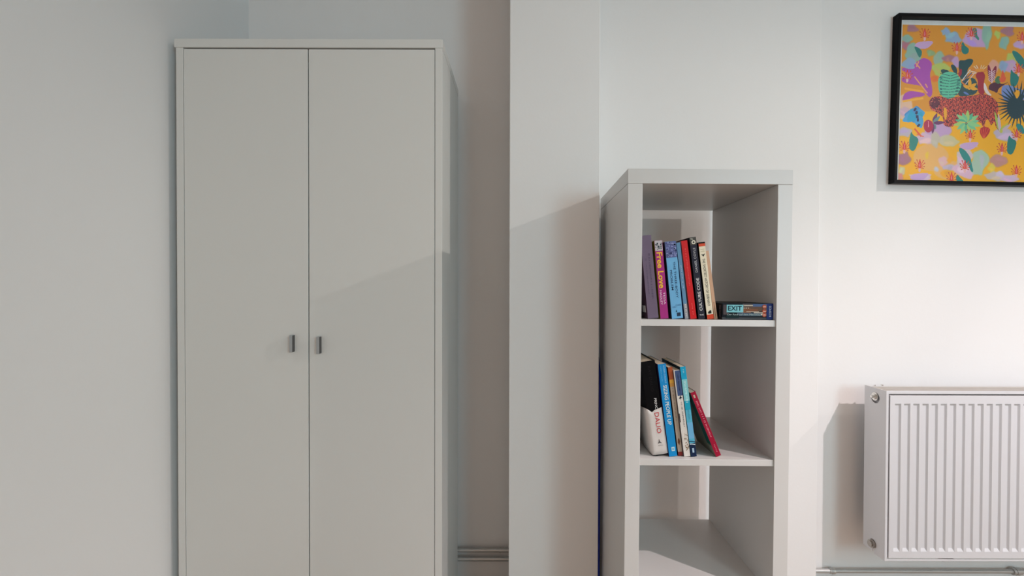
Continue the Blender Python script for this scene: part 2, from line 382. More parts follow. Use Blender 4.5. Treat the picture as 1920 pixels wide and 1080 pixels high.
# B blue
o, t, h = book(SH2, YL, 1254.8, 1270, 1233.2, 685, 858, .14, 'bright blue paperback with tall white capitals down the spine', (18, 140, 206), (70, 66, 120), (20, 90, 150), group=BGL)
text('SIZING PEOPLE UP', o, cmat(222, 232, 226), 'down', (t * .56, h * .555), h * .43, t * .46, bold=.012)
text('ROBIN DREEKE', o, cmat(150, 206, 236), 'down', (t * .70, h * .885), h * .19, t * .20)
text('CAMERON STAUTH', o, cmat(110, 186, 226), 'down', (t * .30, h * .895), h * .16, t * .14)
patch('publisher_emblem', o, cmat(196, 222, 230), t * .40, t * .80, h * .055, h * .10)
bm = bmesh.new(); cyl(bm, (t * .6, -.0006, h * .078), 'Y', t * .13, .0004, 12)
bm_obj('publisher_emblem', bm, cmat(120, 180, 210), o)
# C tan
o, t, h = book(SH2, YL + .006, 1272, 1280.3, 1252, 691, 857, .12, 'slim taupe book with brown and mustard bands at the spine top', (176, 156, 138), (40, 30, 28), (120, 100, 80), group=BGL)
patch('spine_band', o, cmat(170, 82, 42), 0, t, h * .86, h, -.0004)
patch('spine_band', o, cmat(214, 160, 60), 0, t, h * .82, h * .86, -.0004)
patch('spine_band', o, cmat(196, 140, 66), 0, t, h * .78, h * .82, -.0004)
marks(o, cmat(120, 98, 84), t * .5, h * .40, h * .76, .0030, 31)
patch('spine_band', o, cmat(126, 40, 36), 0, t, 0, h * .045, -.0004)
poly_patch('bird_print', o, cmat(110, 70, 48), [(t * .2, h * .15), (t * .5, h * .12), (t * .8, h * .16), (t * .6, h * .20), (t * .35, h * .19)])
# D white / navy
o, t, h = book(SH2, YL + .001, 1283.0, 1294.6, 1262.8, 697, 858.5, .13, 'white paperback whose spine is slate blue at the top, brown sketches at foot', (222, 216, 208), (172, 164, 160), (200, 196, 190), group=BGL)
patch('spine_band', o, cmat(62, 82, 124), t * .18, t, h * .705, h * .995, -.0004)
marks(o, cmat(214, 216, 226), t * .56, h * .735, h * .95, .0028, 41)
poly_patch('bird_emblem', o, cmat(20, 28, 44), [(t * .3, h * .668), (t * .5, h * .69), (t * .62, h * .712), (t * .66, h * .688), (t * .9, h * .676), (t * .62, h * .674), (t * .6, h * .655), (t * .5, h * .672)])
marks(o, cmat(70, 72, 80), t * .60, h * .34, h * .63, .0032, 42)
bm = bmesh.new(); rnd = random.Random(8)
for k in range(26):
    a, b = rnd.uniform(t * .4, t * .9), rnd.uniform(h * .07, h * .27); s = rnd.uniform(.0004, .0011)
    box(bm, a - s, a + s, -.0005, 0, b - s * 1.5, b + s * 1.5)
bm_obj('sketch_print', bm, cmat(132, 104, 66), o)
patch('cover_mark', o, cmat(52, 36, 30), 0.0, t * .12, h * .40, h * .50, -.0006)
# E turquoise
o, t, h = book(SH2, YL, 1296, 1306.6, 1274.9, 686.5, 855, .153, 'turquoise paperback with a navy foot and white wave lines', (86, 176, 204), (10, 44, 58), (60, 130, 150), group=BGL)
patch('spine_band', o, cmat(20, 160, 200), 0.0002, t - .0002, h * .86, h - .0003, -.0002)
patch('spine_band', o, cmat(130, 200, 206), 0.0002, t - .0002, h * .62, h * .86, -.0002)
patch('spine_band', o, cmat(24, 160, 190), 0.0002, t - .0002, h * .52, h * .62, -.0002)
patch('spine_band', o, cmat(110, 178, 220), 0.0002, t - .0002, h * .20, h * .38, -.0002)
marks(o, cmat(206, 236, 236), t * .5, h * .60, h * .84, .0050, 51)
marks(o, cmat(180, 220, 224), t * .5, h * .93, h * .97, .0030, 52)
marks(o, cmat(60, 150, 176), t * .5, h * .42, h * .52, .0040, 53)
patch('spine_band', o, cmat(12, 36, 70), 0, t, 0, h * .150, -.0004)
for zz in (.135, .165):
    poly_patch('wave_line', o, cmat(16, 40, 76) if zz > .15 else cmat(214, 232, 240), [(0, h * (zz + .012)), (t * .4, h * (zz + .010)), (t, h * zz), (t, h * (zz - .008)), (t * .4, h * (zz + .002)), (0, h * (zz + .004))], -.0006)
patch('publisher_emblem', o, cmat(170, 196, 216), t * .34, t * .66, h * .045, h * .095, -.0006)
# F crimson leaning
o, t, h = book(SH2, YL, 1343, 1353.6, 1294.5, 737.5, 857.5, .13, 'crimson paperback leaning steeply with its back cover showing, rightmost of its row', (158, 10, 50), (150, 142, 122), (120, 10, 40), group=BGL)
boxo('cover_band', -.0004, 0, 0.0004, .030, h * .17, h, cmat(22, 96, 86), o)
marks(o, cmat(232, 150, 166), t * .48, h * .30, h * .86, .0042, 61)
marks(o, cmat(220, 120, 140), t * .5, h * .06, h * .18, .0030, 62)
patch('publisher_emblem', o, cmat(196, 170, 150), t * .3, t * .62, h * .91, h * .955)

# ------------------------------------------------------------------ cable in the gap
cb = tube('cable', [(x_col1 + .0062, 1.474, 0.0), (x_col1 + .0060, 1.474, .35), (x_col1 + .0066, 1.475, .66), (x_col1 + .0085, 1.480, .80), (x_col1 + .012, 1.50, .88), (x_col1 + .012, 1.54, .93), (x_col1 + .012, 1.612, .95)], .0042, M_CABLE)
cb['label'] = 'dark blue cable hanging in the gap between wall column and bookcase'; cb['category'] = 'cable'

# ------------------------------------------------------------------ radiator
YR = 1.487
rx = at(1661.5, 738, YR).x; rz1 = at(1668, 733, YR).z; rz0 = at(1668, 1052, YR).z
RL = 1.02; RD = 0.093
rad = thing('radiator', (rx, YR, rz0), 'white ribbed panel radiator on the wall under the framed picture', 'radiator')
RH = rz1 - rz0
# side panels with two round openings
def side_panel(x):
    cu = bpy.data.curves.new('side_panel', 'CURVE'); cu.dimensions = '2D'; cu.fill_mode = 'BOTH'; cu.extrude = .0008
    def spl(pts):
        s = cu.splines.new('POLY'); s.points.add(len(pts) - 1); s.use_cyclic_u = True
        for p, q in zip(s.points, pts): p.co = (q[0], q[1], 0, 1)
    spl([(0, 0), (0, RH), (RD, RH), (RD, .004), (.050, .004), (.050, .012), (.042, .012), (.042, 0)])
    def circ(cx, cz, r): spl([(cx + r * math.cos(k * math.pi / 12), cz + r * math.sin(k * math.pi / 12)) for k in range(24)])
    circ(.046, RH - .033, .0185); circ(.050, .030, .0150)
    t_ = bpy.data.objects.new('tmp', cu); COL.objects.link(t_)
    me = bpy.data.meshes.new_from_object(t_.evaluated_get(bpy.context.evaluated_depsgraph_get())); bpy.data.objects.remove(t_)
    for v in me.vertices: v.co = Vector((x + v.co.z, v.co.x, v.co.y))
    me.name = 'side_panel'
    return new_obj('side_panel', me, M_RAD, rad)
side_panel(.0013); side_panel(RL - .0013)
# lips around the front panel
bm = bmesh.new()
box(bm, 0, .0085, -.001, .003, 0, RH, .0008); box(bm, RL - .0085, RL, -.001, .003, 0, RH, .0008)
box(bm, .0085, RL - .0085, .0, .003, RH - .010, RH, .0008); box(bm, .0085, RL - .0085, .0, .003, 0, .006, .0008)
bm_obj('casing_rim', bm, M_RAD, rad)
# front panel with pressed flutes
per = .0300; fx0 = at(1677, 760, YR).x - rx; fw = .0200
zt = at(1700, 757, YR).z - rz0; zb = at(1700, 1033, YR).z - rz0
bm = bmesh.new(); X0, X1, Z0, Z1 = .0125, RL - .0125, .010, RH - .015; DF = .0052; IN = .0034
def q(a, b, c, d): bm.faces.new([bm.verts.new(v) for v in (a, b, c, d)])
yf = -.002; n = int((X1 - fx0 - .01) / per)
q((X0, yf, zt), (X1, yf, zt), (X1, yf, Z1), (X0, yf, Z1)); q((X0, yf, Z0), (X1, yf, Z0), (X1, yf, zb), (X0, yf, zb))
px_ = X0
for k in range(n):
    a = fx0 + k * per; b = a + fw
    q((px_, yf, zb), (a, yf, zb), (a, yf, zt), (px_, yf, zt)); px_ = b
    ia, ib, ja, jb = a + IN, b - IN, zb + .008, zt - .0055; yi = yf + DF
    q((ia, yi, ja), (ib, yi, ja), (ib, yi, jb), (ia, yi, jb))
    q((a, yf, zb), (ia, yi, ja), (ia, yi, jb), (a, yf, zt)); q((b, yf, zb), (b, yf, zt), (ib, yi, jb), (ib, yi, ja))
    q((a, yf, zt), (ia, yi, jb), (ib, yi, jb), (b, yf, zt)); q((a, yf, zb), (b, yf, zb), (ib, yi, ja), (ia, yi, ja))
q((px_, yf, zb), (X1, yf, zb), (X1, yf, zt), (px_, yf, zt))
yb = .012   # returned edges
q((X0, yf, Z0), (X0, yf, Z1), (X0, yb, Z1), (X0, yb, Z0)); q((X1, yf, Z0), (X1, yb, Z0), (X1, yb, Z1), (X1, yf, Z1))
q((X0, yf, Z1), (X1, yf, Z1), (X1, yb, Z1), (X0, yb, Z1)); q((X0, yf, Z0), (X0, yb, Z0), (X1, yb, Z0), (X1, yf, Z0))
bmesh.ops.remove_doubles(bm, verts=bm.verts[:], dist=1e-6)
fp = bm_obj('front_panel', bm, M_RAD, rad)
bv = fp.modifiers.new('bevel', 'BEVEL'); bv.width = .0010; bv.segments = 2; bv.limit_method = 'ANGLE'; bv.angle_limit = R(25)
# back panel, fins, top grille
boxo('back_panel', .01, RL - .01, RD - .014, RD - .004, .01, RH - .015, M_RAD, rad)
bm = bmesh.new()
for k in range(68): box(bm, .012 + k * .0147, .013 + k * .0147, .014, RD - .016, .03, RH - .03)
fn = bm_obj('convector_fins', bm, M_RAD, rad)
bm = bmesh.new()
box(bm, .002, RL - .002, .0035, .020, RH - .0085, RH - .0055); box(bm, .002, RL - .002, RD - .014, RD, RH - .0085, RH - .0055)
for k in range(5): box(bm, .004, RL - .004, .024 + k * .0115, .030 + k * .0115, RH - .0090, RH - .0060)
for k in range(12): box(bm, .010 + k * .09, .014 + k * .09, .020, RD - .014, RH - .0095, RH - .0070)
bm_obj('top_grille', bm, mat('shaded_grille_enamel', (0.50, 0.46, 0.42), 0.5), rad)  # radiator enamel darkened to tan, so the grille's shade is in its colour
# bleed valve and plug
bm = bmesh.new(); cyl(bm, (.016, .046, RH - .033), 'X', .021, .006, 24); cyl(bm, (.014, .050, .030), 'X', .017, .006, 24)
bm_obj('opening_shade', bm, M_DARK, rad)  # near-black discs added to stand for the shade inside the side openings
bm = bmesh.new()
cyl(bm, (.004, .046, RH - .029), 'X', .0140, .012, 24); cyl(bm, (-.004, .046, RH - .029), 'X', .0095, .006, 6); cyl(bm, (-.010, .046, RH - .029), 'X', .0045, .008, 16)
bm_obj('bleed_valve', bm, M_CHROME, rad)
bm = bmesh.new(); cyl(bm, (-.001, .050, .030), 'X', .0135, .012, 24); cyl(bm, (-.0085, .050, .030), 'X', .0100, .005, 24, .0085)
bm_obj('blanking_plug', bm, mat('dull_nickel', (.42, .39, .36), .35, metal=.8), rad)
for bxk in (.20, .80):
    bm = bmesh.new(); box(bm, bxk, bxk + .03, RD - .006, Y_RAD - YR - .0005, .02, RH - .05); box(bm, bxk - .005, bxk + .035, .004, RD, -.004, .004, .001)
    bm_obj('wall_bracket', bm, M_RAD, rad)
bm = bmesh.new(); cyl(bm, (.0555, RD - .006, RH + .001), 'Z', .004, .004, 12); cyl(bm, (.030, RD - .006, RH), 'Z', .003, .003, 12)
bm_obj('grille_clip', bm, M_CHROME, rad)

# ------------------------------------------------------------------ heating pipes
def pipe(name, label, pts, r, grp, ends=()):
    o = thing(name, pts[0], label, 'pipe', grp)
    q0 = Vector(pts[0]); tube('pipe_run', [Vector(p) - q0 for p in pts], r, M_PIPE, o)
    for (c, ax, rr, ll) in ends:
        bm = bmesh.new(); cyl(bm, Vector(c) - q0, ax, rr, ll, 20); cyl(bm, Vector(c) - q0, ax, rr * 1.12, ll * .35, 20)
        bm_obj('pipe_fitting', bm, M_PIPE, o, False)
    return o
YP = 1.742
za = at(906, 1031.5, YP).z; zb2 = at(906, 1048, YP).z
xr_ = x_col0 + .012
pipe('heating_pipe', 'upper grey heating pipe low in the alcove right of the wardrobe', [(XL + .004, YP, za), (-.3, YP, za), (xr_, YP, za)], .0082, 'alcove pipes',
     [((at(938, 1031, YP).x, YP, za), 'X', .0092, .008)])
pipe('heating_pipe', 'lower grey heating pipe low in the alcove right of the wardrobe', [(XL + .004, YP, zb2), (-.3, YP, zb2), (xr_, YP, zb2)], .0082, 'alcove pipes')
YQ = 1.632; zc = at(1700, 1070.5, YQ).z
vx = at(1905, 1070, YQ).x
pipe('heating_pipe', 'thin grey pipe running along the wall below the radiator', [(x_mid - .005, YQ, zc), (vx, YQ, zc), (XR - .01, YQ, zc)], .0075, None,
     [((at(1560, 1068, YQ).x, YQ, zc), 'X', .0098, .018), ((vx, YQ, zc), 'X', .0120, .03)])
pipe('heating_pipe', 'second pipe just under the thin grey pipe below the radiator', [(x_mid - .005, YQ, zc - .036), (XR - .01, YQ, zc - .036)], .0075, None)
pc = thing('pipe_clip', (at(1562, 1068, YQ).x, YQ, zc), 'small light metal clip on the pipe left of the radiator', 'pipe clip')
bm = bmesh.new(); box(bm, -.004, .004, 0, Y_RAD - YQ - .0005, -.004, .004); cyl(bm, (0.0, 0, 0), 'X', .0105, .008, 20)
bm_obj('clip_ring', bm, mat('zinc', (.62, .60, .56), .3, metal=.6), pc)

# ------------------------------------------------------------------ framed print
YA = 1.622
# art raster -- flat print held as colours per cell of one flat sheet
CELL = 0.62                                     # in photo pixels, 1 px = 1.91 mm
AW, AH = 420, 292
nu, nv = int(AW / CELL), int(AH / CELL)
U, V = np.meshgrid((np.arange(nu) + .5) * CELL, (np.arange(nv) + .5) * CELL)
IMG = np.zeros((nv, nu, 3)); IMG[:] = (222, 148, 40)
def A(x, y): u = x / 6.75 - 2; return (u, y / 6.75 - 6 - .018 * u)
def B(x, y): u = x / 6.75 - 2; return (u, y / 6.75 + 144 - .018 * u)
def smooth(p, it=2):
    p = np.array(p, float)
    for _ in range(it):
        n_ = np.roll(p, -1, 0); p = np.stack([.75 * p + .25 * n_, .25 * p + .75 * n_], 1).reshape(-1, 2)
    return p
def inside(p, U_, V_):
    r_ = np.zeros(U_.shape, bool); x1, y1 = p[-1]
    for x2, y2 in p:
        c = ((y1 > V_) != (y2 > V_))
        if y1 != y2: r_ ^= c & (U_ < (x2 - x1) * (V_ - y1) / (y2 - y1) + x1)
        x1, y1 = x2, y2
    return r_
def fill(pts, col, it=2, fn=None):
    p = smooth(pts, it)
    i0, i1 = max(0, int(p[:, 0].min() / CELL)), min(nu, int(p[:, 0].max() / CELL) + 2)
    j0, j1 = max(0, int(p[:, 1].min() / CELL)), min(nv, int(p[:, 1].max() / CELL) + 2)
    if i0 >= i1 or j0 >= j1: return
    u_, v_ = U[j0:j1, i0:i1], V[j0:j1, i0:i1]; k = inside(p, u_, v_)
    sub = IMG[j0:j1, i0:i1]
    if fn is None: sub[k] = col
    else: sub[k] = fn(u_, v_)[k]
def ell(c, rx_, ry_, col, ang=0, fn=None):
    a = np.linspace(0, 2 * np.pi, 18, endpoint=False); ca, sa = math.cos(ang), math.sin(ang)
    fill([(c[0] + rx_ * math.cos(t_) * ca - ry_ * math.sin(t_) * sa, c[1] + rx_ * math.cos(t_) * sa + ry_ * math.sin(t_) * ca) for t_ in a], col, 1, fn)
def leaf(a, b, wd_, col, bend=0):
    a = np.array(a, float); b = np.array(b, float); d = b - a; nrm = np.array((-d[1], d[0])) / (np.linalg.norm(d) + 1e-6)
    L = [a] + [a + d * s + nrm * (wd_ * math.sin(math.pi * s ** .8) + bend * math.sin(math.pi * s)) for s in (.2, .4, .6, .8)] + [b]
    L += [a + d * s + nrm * (-wd_ * math.sin(math.pi * s ** .8) + bend * math.sin(math.pi * s)) for s in (.8, .6, .4, .2)]
    fill(L, col, 1)
def line(a, b, w_, col):
    a = np.array(a, float); b = np.array(b, float); d = b - a; nrm = np.array((-d[1], d[0])) / (np.linalg.norm(d) + 1e-6) * w_ / 2
    fill([a + nrm, b + nrm, b - nrm, a - nrm], col, 0)
arnd = random.Random(11)
LIL, TEALG, LIME, MAUVE, YEL, PEACH, SKYB = (206, 168, 214), (146, 190, 176), (190, 206, 104), (180, 124, 140), (246, 172, 20), (244, 188, 110), (150, 180, 214)
# base wash: darker amber above, brighter yellow below, peach pool painted in for the glare on the glass
IMG[:] = (232, 156, 40)
IMG[V > 160] = (255, 186, 8)
for c, rx_, ry_, col in [(B(420, 690), 34, 26, PEACH), (B(650, 850), 30, 18, PEACH), (B(60, 60), 16, 24, (236, 196, 168)), (B(500, 350), 26, 14, LIL),
        (B(620, 480), 17, 11, (214, 204, 176)), (B(930, 60), 30, 12, LIL)]: ell(c, rx_, ry_, col)
blobs = [(A, 130, 90, 90, 45, MAUVE), (A, 60, 290, 60, 70, MAUVE), (A, 60, 210, 70, 60, TEALG), (A, 640, 190, 120, 80, SKYB), (A, 560, 130, 60, 50, SKYB), (A, 930, 230, 200, 130, LIL), (A, 1080, 170, 60, 150, TEALG),
    (A, 1290, 260, 70, 90, TEALG), (A, 1340, 120, 80, 60, MAUVE), (A, 1210, 160, 40, 60, LIME), (A, 150, 410, 100, 130, TEALG), (A, 120, 540, 100, 70, SKYB), (A, 380, 400, 60, 50, (150, 180, 130)),
    (A, 480, 460, 70, 90, (160, 190, 170)), (A, 500, 590, 110, 100, LIME), (A, 620, 470, 90, 50, MAUVE), (A, 700, 520, 60, 80, LIL), (A, 1400, 470, 80, 120, LIME), (A, 1370, 560, 90, 80, LIL), (A, 1300, 560, 60, 70, SKYB),
    (A, 1180, 560, 70, 90, (232, 170, 150)), (A, 1480, 300, 90, 50, LIL), (A, 430, 720, 50, 50, (240, 120, 40)), (B, 70, 110, 80, 70, (214, 180, 200)), (B, 80, 380, 100, 60, (200, 190, 206)), (B, 330, 460, 130, 90, (224, 190, 214)),
    (B, 460, 470, 60, 100, (206, 196, 180)), (B, 640, 490, 110, 70, (214, 204, 160)), (B, 80, 700, 80, 80, MAUVE), (B, 60, 860, 60, 70, (214, 204, 170)), (B, 30, 930, 50, 50, (224, 150, 140)), (B, 290, 930, 140, 50, (228, 196, 222)),
    (B, 560, 740, 60, 60, (236, 190, 196)), (B, 640, 820, 90, 50, (206, 190, 214)), (B, 860, 860, 150, 120, (232, 190, 214)), (B, 1030, 760, 110, 170, (178, 206, 186)), (B, 820, 700, 120, 110, (220, 200, 206)), (B, 900, 540, 120, 40, (226, 196, 214)),
    (B, 1280, 740, 110, 80, (206, 150, 140)), (B, 1330, 400, 160, 100, (206, 190, 214)), (B, 1190, 820, 50, 60, (238, 214, 80)), (B, 1240, 930, 130, 60, (214, 196, 190)), (B, 1420, 960, 120, 60, (226, 196, 222)), (B, 1290, 900, 60, 40, (222, 206, 230)),
    (B, 490, 840, 30, 36, (206, 206, 220)), (B, 370, 660, 24, 50, (244, 206, 60)), (B, 650, 900, 90, 70, (252, 178, 20)), (B, 660, 720, 40, 40, (250, 180, 40))]
for fn_, x, y, a, b, c in blobs:
    cx_, cy_ = fn_(x, y); pts = [(cx_ + a / 6.75 * math.cos(k * .571) * arnd.uniform(.55, 1.4), cy_ + b / 6.75 * math.sin(k * .571) * arnd.uniform(.55, 1.35)) for k in range(11)]
    fill(pts, c, 1)
    k = arnd.random() * 6.28; c2 = tuple(min(255, v * arnd.uniform(.93, 1.12)) for v in c)
    fill([(cx_ + a / 6.75 * math.cos(k + j) * (.9 if j % 2 else .45), cy_ + b / 6.75 * math.sin(k + j) * .7) for j in range(4)], c2, 1)
def blur(r_):
    global IMG
    for ax in (0, 1):
        c_ = np.concatenate([np.repeat(np.take(IMG, [0], ax), r_, ax), IMG, np.repeat(np.take(IMG, [-1], ax), r_, ax)], ax)
        IMG = sum(np.take(c_, range(k, k + IMG.shape[ax]), ax) for k in range(2 * r_ + 1)) / (2 * r_ + 1)
blur(2)
# lilac hills with pointed sides
for fn_, x, y, s in [(A, 290, 290, 1), (B, 900, 540, 1), (B, 280, 930, 1)]:
    fill([fn_(x - 130 * s, y + 30), fn_(x - 90 * s, y - 30), fn_(x, y - 40), fn_(x + 130 * s, y - 45), fn_(x + 70 * s, y + 30), fn_(x, y + 60)], (212, 174, 222), 1)
# part of the print beyond the photograph's right edge
for k in range(60):
    cx_, cy_ = arnd.uniform(236, AW), arnd.uniform(0, AH); c = arnd.choice([LIL, TEALG, MAUVE, SKYB, LIME, PEACH, (252, 178, 20)])
    fill([(cx_ + arnd.uniform(8, 20) * math.cos(j * .785), cy_ + arnd.uniform(6, 14) * math.sin(j * .785)) for j in range(8)], c)
TEAL = (20, 128, 124); DT = (14, 76, 84)
def tleaf(fn_, pts, c=TEAL): fill([fn_(*p) for p in pts], c, 2)
tleaf(A, [(160, 315), (210, 320), (270, 370), (262, 430), (235, 460), (205, 400)])
tleaf(A, [(780, 245), (800, 300), (860, 340), (850, 400), (800, 415), (760, 380), (755, 290)])
tleaf(A, [(890, 80), (950, 80), (950, 170), (985, 210), (970, 245), (900, 160)], (50, 140, 120))
tleaf(A, [(1385, 360), (1460, 370), (1560, 470), (1600, 600), (1540, 600), (1440, 470)])
tleaf(A, [(1395, 580), (1420, 640), (1500, 670), (1490, 760), (1450, 820), (1390, 800), (1385, 690)])
tleaf(B, [(160, 350), (180, 410), (262, 450), (240, 540), (200, 620), (140, 590), (135, 490)], (40, 140, 130))
tleaf(B, [(1395, 395), (1420, 450), (1495, 480), (1480, 570), (1440, 660), (1375, 640), (1370, 520)])
tleaf(B, [(755, 565), (830, 580), (920, 690), (935, 780), (960, 860), (940, 885), (890, 790), (800, 680)], (10, 140, 136))
tleaf(B, [(750, 890), (800, 950), (850, 1000), (800, 1010), (735, 980)], (20, 140, 130))
tleaf(B, [(1460, 260), (1560, 270), (1600, 400), (1520, 380)], (20, 140, 140))
# purple giant leaf
PUR = (178, 78, 186)
tleaf(A, [(20, 570), (110, 600), (190, 590), (165, 540), (240, 480), (300, 450), (390, 500), (400, 580), (370, 660), (390, 740), (420, 900), (380, 960), (330, 900), (270, 800), (150, 790), (20, 760), (20, 690), (150, 700), (90, 640), (20, 620)], PUR)
tleaf(A, [(30, 1000), (60, 890), (180, 860), (330, 900), (300, 940), (160, 950), (60, 1010)], PUR)
for a, b in [((180, 690), (350, 900)), ((190, 520), (250, 590)), ((230, 500), (200, 570)), ((320, 780), (350, 830))]: line(A(*a), A(*b), 2.2, (246, 170, 120))
line(A(60, 840), A(300, 880), 4, (250, 180, 60)); line(A(40, 1000), A(300, 960), 4, (250, 186, 60))
# dark teal leaves behind the monstera
tleaf(A, [(730, 480), (800, 490), (860, 460), (920, 475), (900, 540), (840, 600), (850, 700), (760, 740), (735, 600)], DT)
tleaf(A, [(625, 545), (670, 535), (715, 590), (720, 660), (670, 640)], DT); tleaf(A, [(495, 600), (590, 600), (640, 650), (540, 670)], DT)
tleaf(A, [(760, 740), (950, 680), (1000, 900), (820, 940), (720, 930)], DT)
# monstera
MON = (96, 206, 172)
tleaf(A, [(530, 650), (610, 625), (700, 640), (760, 710), (780, 800), (740, 900), (650, 970), (570, 960), (500, 900), (480, 800), (480, 710)], MON)
for k in range(9):
    v_ = 660 + k * 34
    line(A(630 - k * 3, v_ + 20), A(505 - (8 - k) * 0, v_ - 10 + k * 4), 1.0, DT); line(A(640 - k * 3, v_ + 20), A(762, v_ - 20 + k * 5), 1.0, DT)
for k in range(5): leaf(A(492 + k * 4, 700 + k * 48), A(540, 716 + k * 46), 1.4, (30, 110, 110)); leaf(A(770 - k * 8, 730 + k * 46), A(710 - k * 5, 750 + k * 40), 1.4, (30, 110, 110))
# leopard
def spots(u_, v_):
    s = np.sin(u_ * 1.25 + 2.1 * np.sin(v_ * .6)) * np.cos(v_ * 1.35 + 1.8 * np.sin(u_ * .5)) + .35 * np.sin(u_ * 2.3 + v_ * 1.7)
    o_ = np.empty(u_.shape + (3,)); o_[:] = (232, 78, 72); o_[s > .05] = (84, 14, 44); o_[s > .72] = (40, 14, 34); o_[s < -.62] = (232, 124, 84)
    return o_
leop = [A(380, 1060), A(370, 990), A(430, 940), A(520, 935), A(640, 975), A(760, 930), A(900, 935), A(1060, 895), A(1180, 950), A(1245, 1020), B(1250, 120), B(1200, 260), B(1120, 320), B(1060, 310), B(1040, 250), B(900, 230), B(760, 240), B(690, 300), B(640, 310), B(560, 290), B(560, 180), B(480, 130), B(400, 90)]
fill(leop, None, 2, spots)
fill([A(375, 1020), A(400, 955), A(450, 940), A(500, 970), A(520, 1060), B(500, 60), B(440, 90), B(400, 60)], (104, 30, 62), 2)
for k in range(30): ell(A(arnd.uniform(385, 505), arnd.uniform(950, 1120)), 1.1, .9, arnd.choice([(214, 96, 96), (50, 16, 40), (226, 140, 110)]))
# legs / tail
fill([B(1180, 120), B(1240, 130), B(1260, 260), B(1300, 330), B(1270, 370), B(1210, 280)], None, 1, spots)
# crested bird
tleaf(A, [(960, 640), (1030, 615), (1075, 670), (1060, 740), (1050, 830), (1080, 900), (1010, 920), (975, 840), (985, 740), (945, 690)], (172, 22, 56))
for k in range(13):
    t_ = -.2 + k * .24; c = A(1000, 650)
    line((c[0] - 6 * math.cos(t_), c[1] - 7 * math.sin(t_)), (c[0] - 21 * math.cos(t_), c[1] - 16 * math.sin(t_)), 1.3, arnd.choice([(240, 226, 220), (226, 120, 60), (240, 214, 180)]))
ell(A(1000, 610), 9, 3, (240, 160, 60)); line(A(780, 740), A(880, 600), 1.6, (226, 226, 232)); line(A(800, 750), A(900, 640), 1.6, (36, 66, 130)); line(A(940, 640), A(820, 790), 1.4, (226, 206, 216))
tleaf(A, [(1050, 760), (1080, 780), (1110, 870), (1170, 930), (1110, 920), (1060, 860)], (240, 226, 226))
tleaf(A, [(1090, 545), (1120, 545), (1150, 640), (1190, 550), (1215, 560), (1200, 700), (1150, 790), (1110, 700)], (140, 26, 66))
line(A(1150, 600), A(1160, 780), 1.6, (240, 214, 226))
for k in range(6): line(A(1152, 640 + k * 24), A(1110, 615 + k * 22), 1.2, (236, 206, 220)); line(A(1154, 640 + k * 24), A(1195, 610 + k * 22), 1.2, (236, 206, 220))
tleaf(A, [(1130, 780), (1220, 750), (1290, 790), (1390, 740), (1300, 800), (1240, 840), (1230, 900), (1180, 870), (1110, 850)], (84, 30, 60))
tleaf(A, [(1180, 740), (1240, 660), (1280, 740), (1240, 790)], (80, 130, 90))
# star flower, strelitzia
for e in [(880, 700), (790, 800), (860, 850), (970, 770), (990, 850)]: leaf(A(880, 830), A(*e), 3.4, (246, 176, 30))
leaf(A(830, 800), A(760, 750), 1.6, (230, 130, 60)); leaf(A(800, 880), A(880, 920), 2, (96, 130, 206)); ell(A(755, 640), 3, 7, (176, 30, 70), .2)
# fan palm
tleaf(A, [(1270, 800), (1380, 790), (1480, 840), (1560, 850), (1600, 1000), (1300, 1010)], (126, 150, 214)); tleaf(A, [(1420, 880), (1480, 840), (1520, 900), (1470, 980)], (250, 176, 30))
FP = (14, 60, 74); c = A(1500, 1040)
ell(B(1470, 60), 17, 22, FP)
for k in range(30):
    t_ = R(60 + k * 11.5); L_ = 41 + (k % 3) * 3
    leaf(c, (c[0] + L_ * math.cos(t_), c[1] - L_ * math.sin(t_) * 1.0), 1.9, FP)
tleaf(A, [(1440, 880), (1475, 985), (1520, 900), (1500, 850)], (250, 176, 30))
# blue flower left
for k, (x, y) in enumerate([(60, 160), (40, 240), (130, 90), (220, 40), (330, 130), (300, 200), (180, 260), (290, 330), (100, 230)]):
    leaf(B(220, 150), B(x, y), 9, [(60, 150, 214), (70, 170, 226), (20, 170, 214)][k % 3])
for p in [(200, 90), (230, 180), (240, 220), (250, 290), (220, 130)]:
    ell(B(*p), 3.6, 2.0, (34, 40, 90), arnd.uniform(0, 3)); ell(B(*p), 2, 3.4, (34, 40, 90), arnd.uniform(0, 1))
# anthurium + aloe + purple spikes
for e in [(480, 130), (520, 170), (590, 250), (470, 340), (430, 400)]: leaf(B(430, 260), B(*e), 3.6, arnd.choice([(110, 50, 110), (110, 150, 150)]))
tleaf(B, [(310, 270), (340, 220), (400, 220), (440, 270), (430, 350), (370, 390), (320, 340)], (186, 26, 80)); line(B(372, 235), B(376, 310), 1.6, (236, 150, 170))
tleaf(B, [(560, 60), (600, 70), (605, 200), (580, 230), (560, 140)], (248, 176, 40))
for k in range(14):
    t_ = k * 2 * math.pi / 14 + .2; L_ = 25 + 4 * (k % 2); c = B(860, 255)
    leaf(c, (c[0] + L_ * math.cos(t_) * .95, c[1] - L_ * math.sin(t_) * .85), 4.2, [(120, 206, 160), (150, 216, 150), (90, 190, 150), (180, 216, 120)][k % 4])
ell(B(850, 262), 2.6, 2.6, (30, 120, 110)); line(B(760, 240), B(850, 260), 1, (236, 196, 110)); line(B(850, 260), B(930, 210), 1, (236, 196, 110))
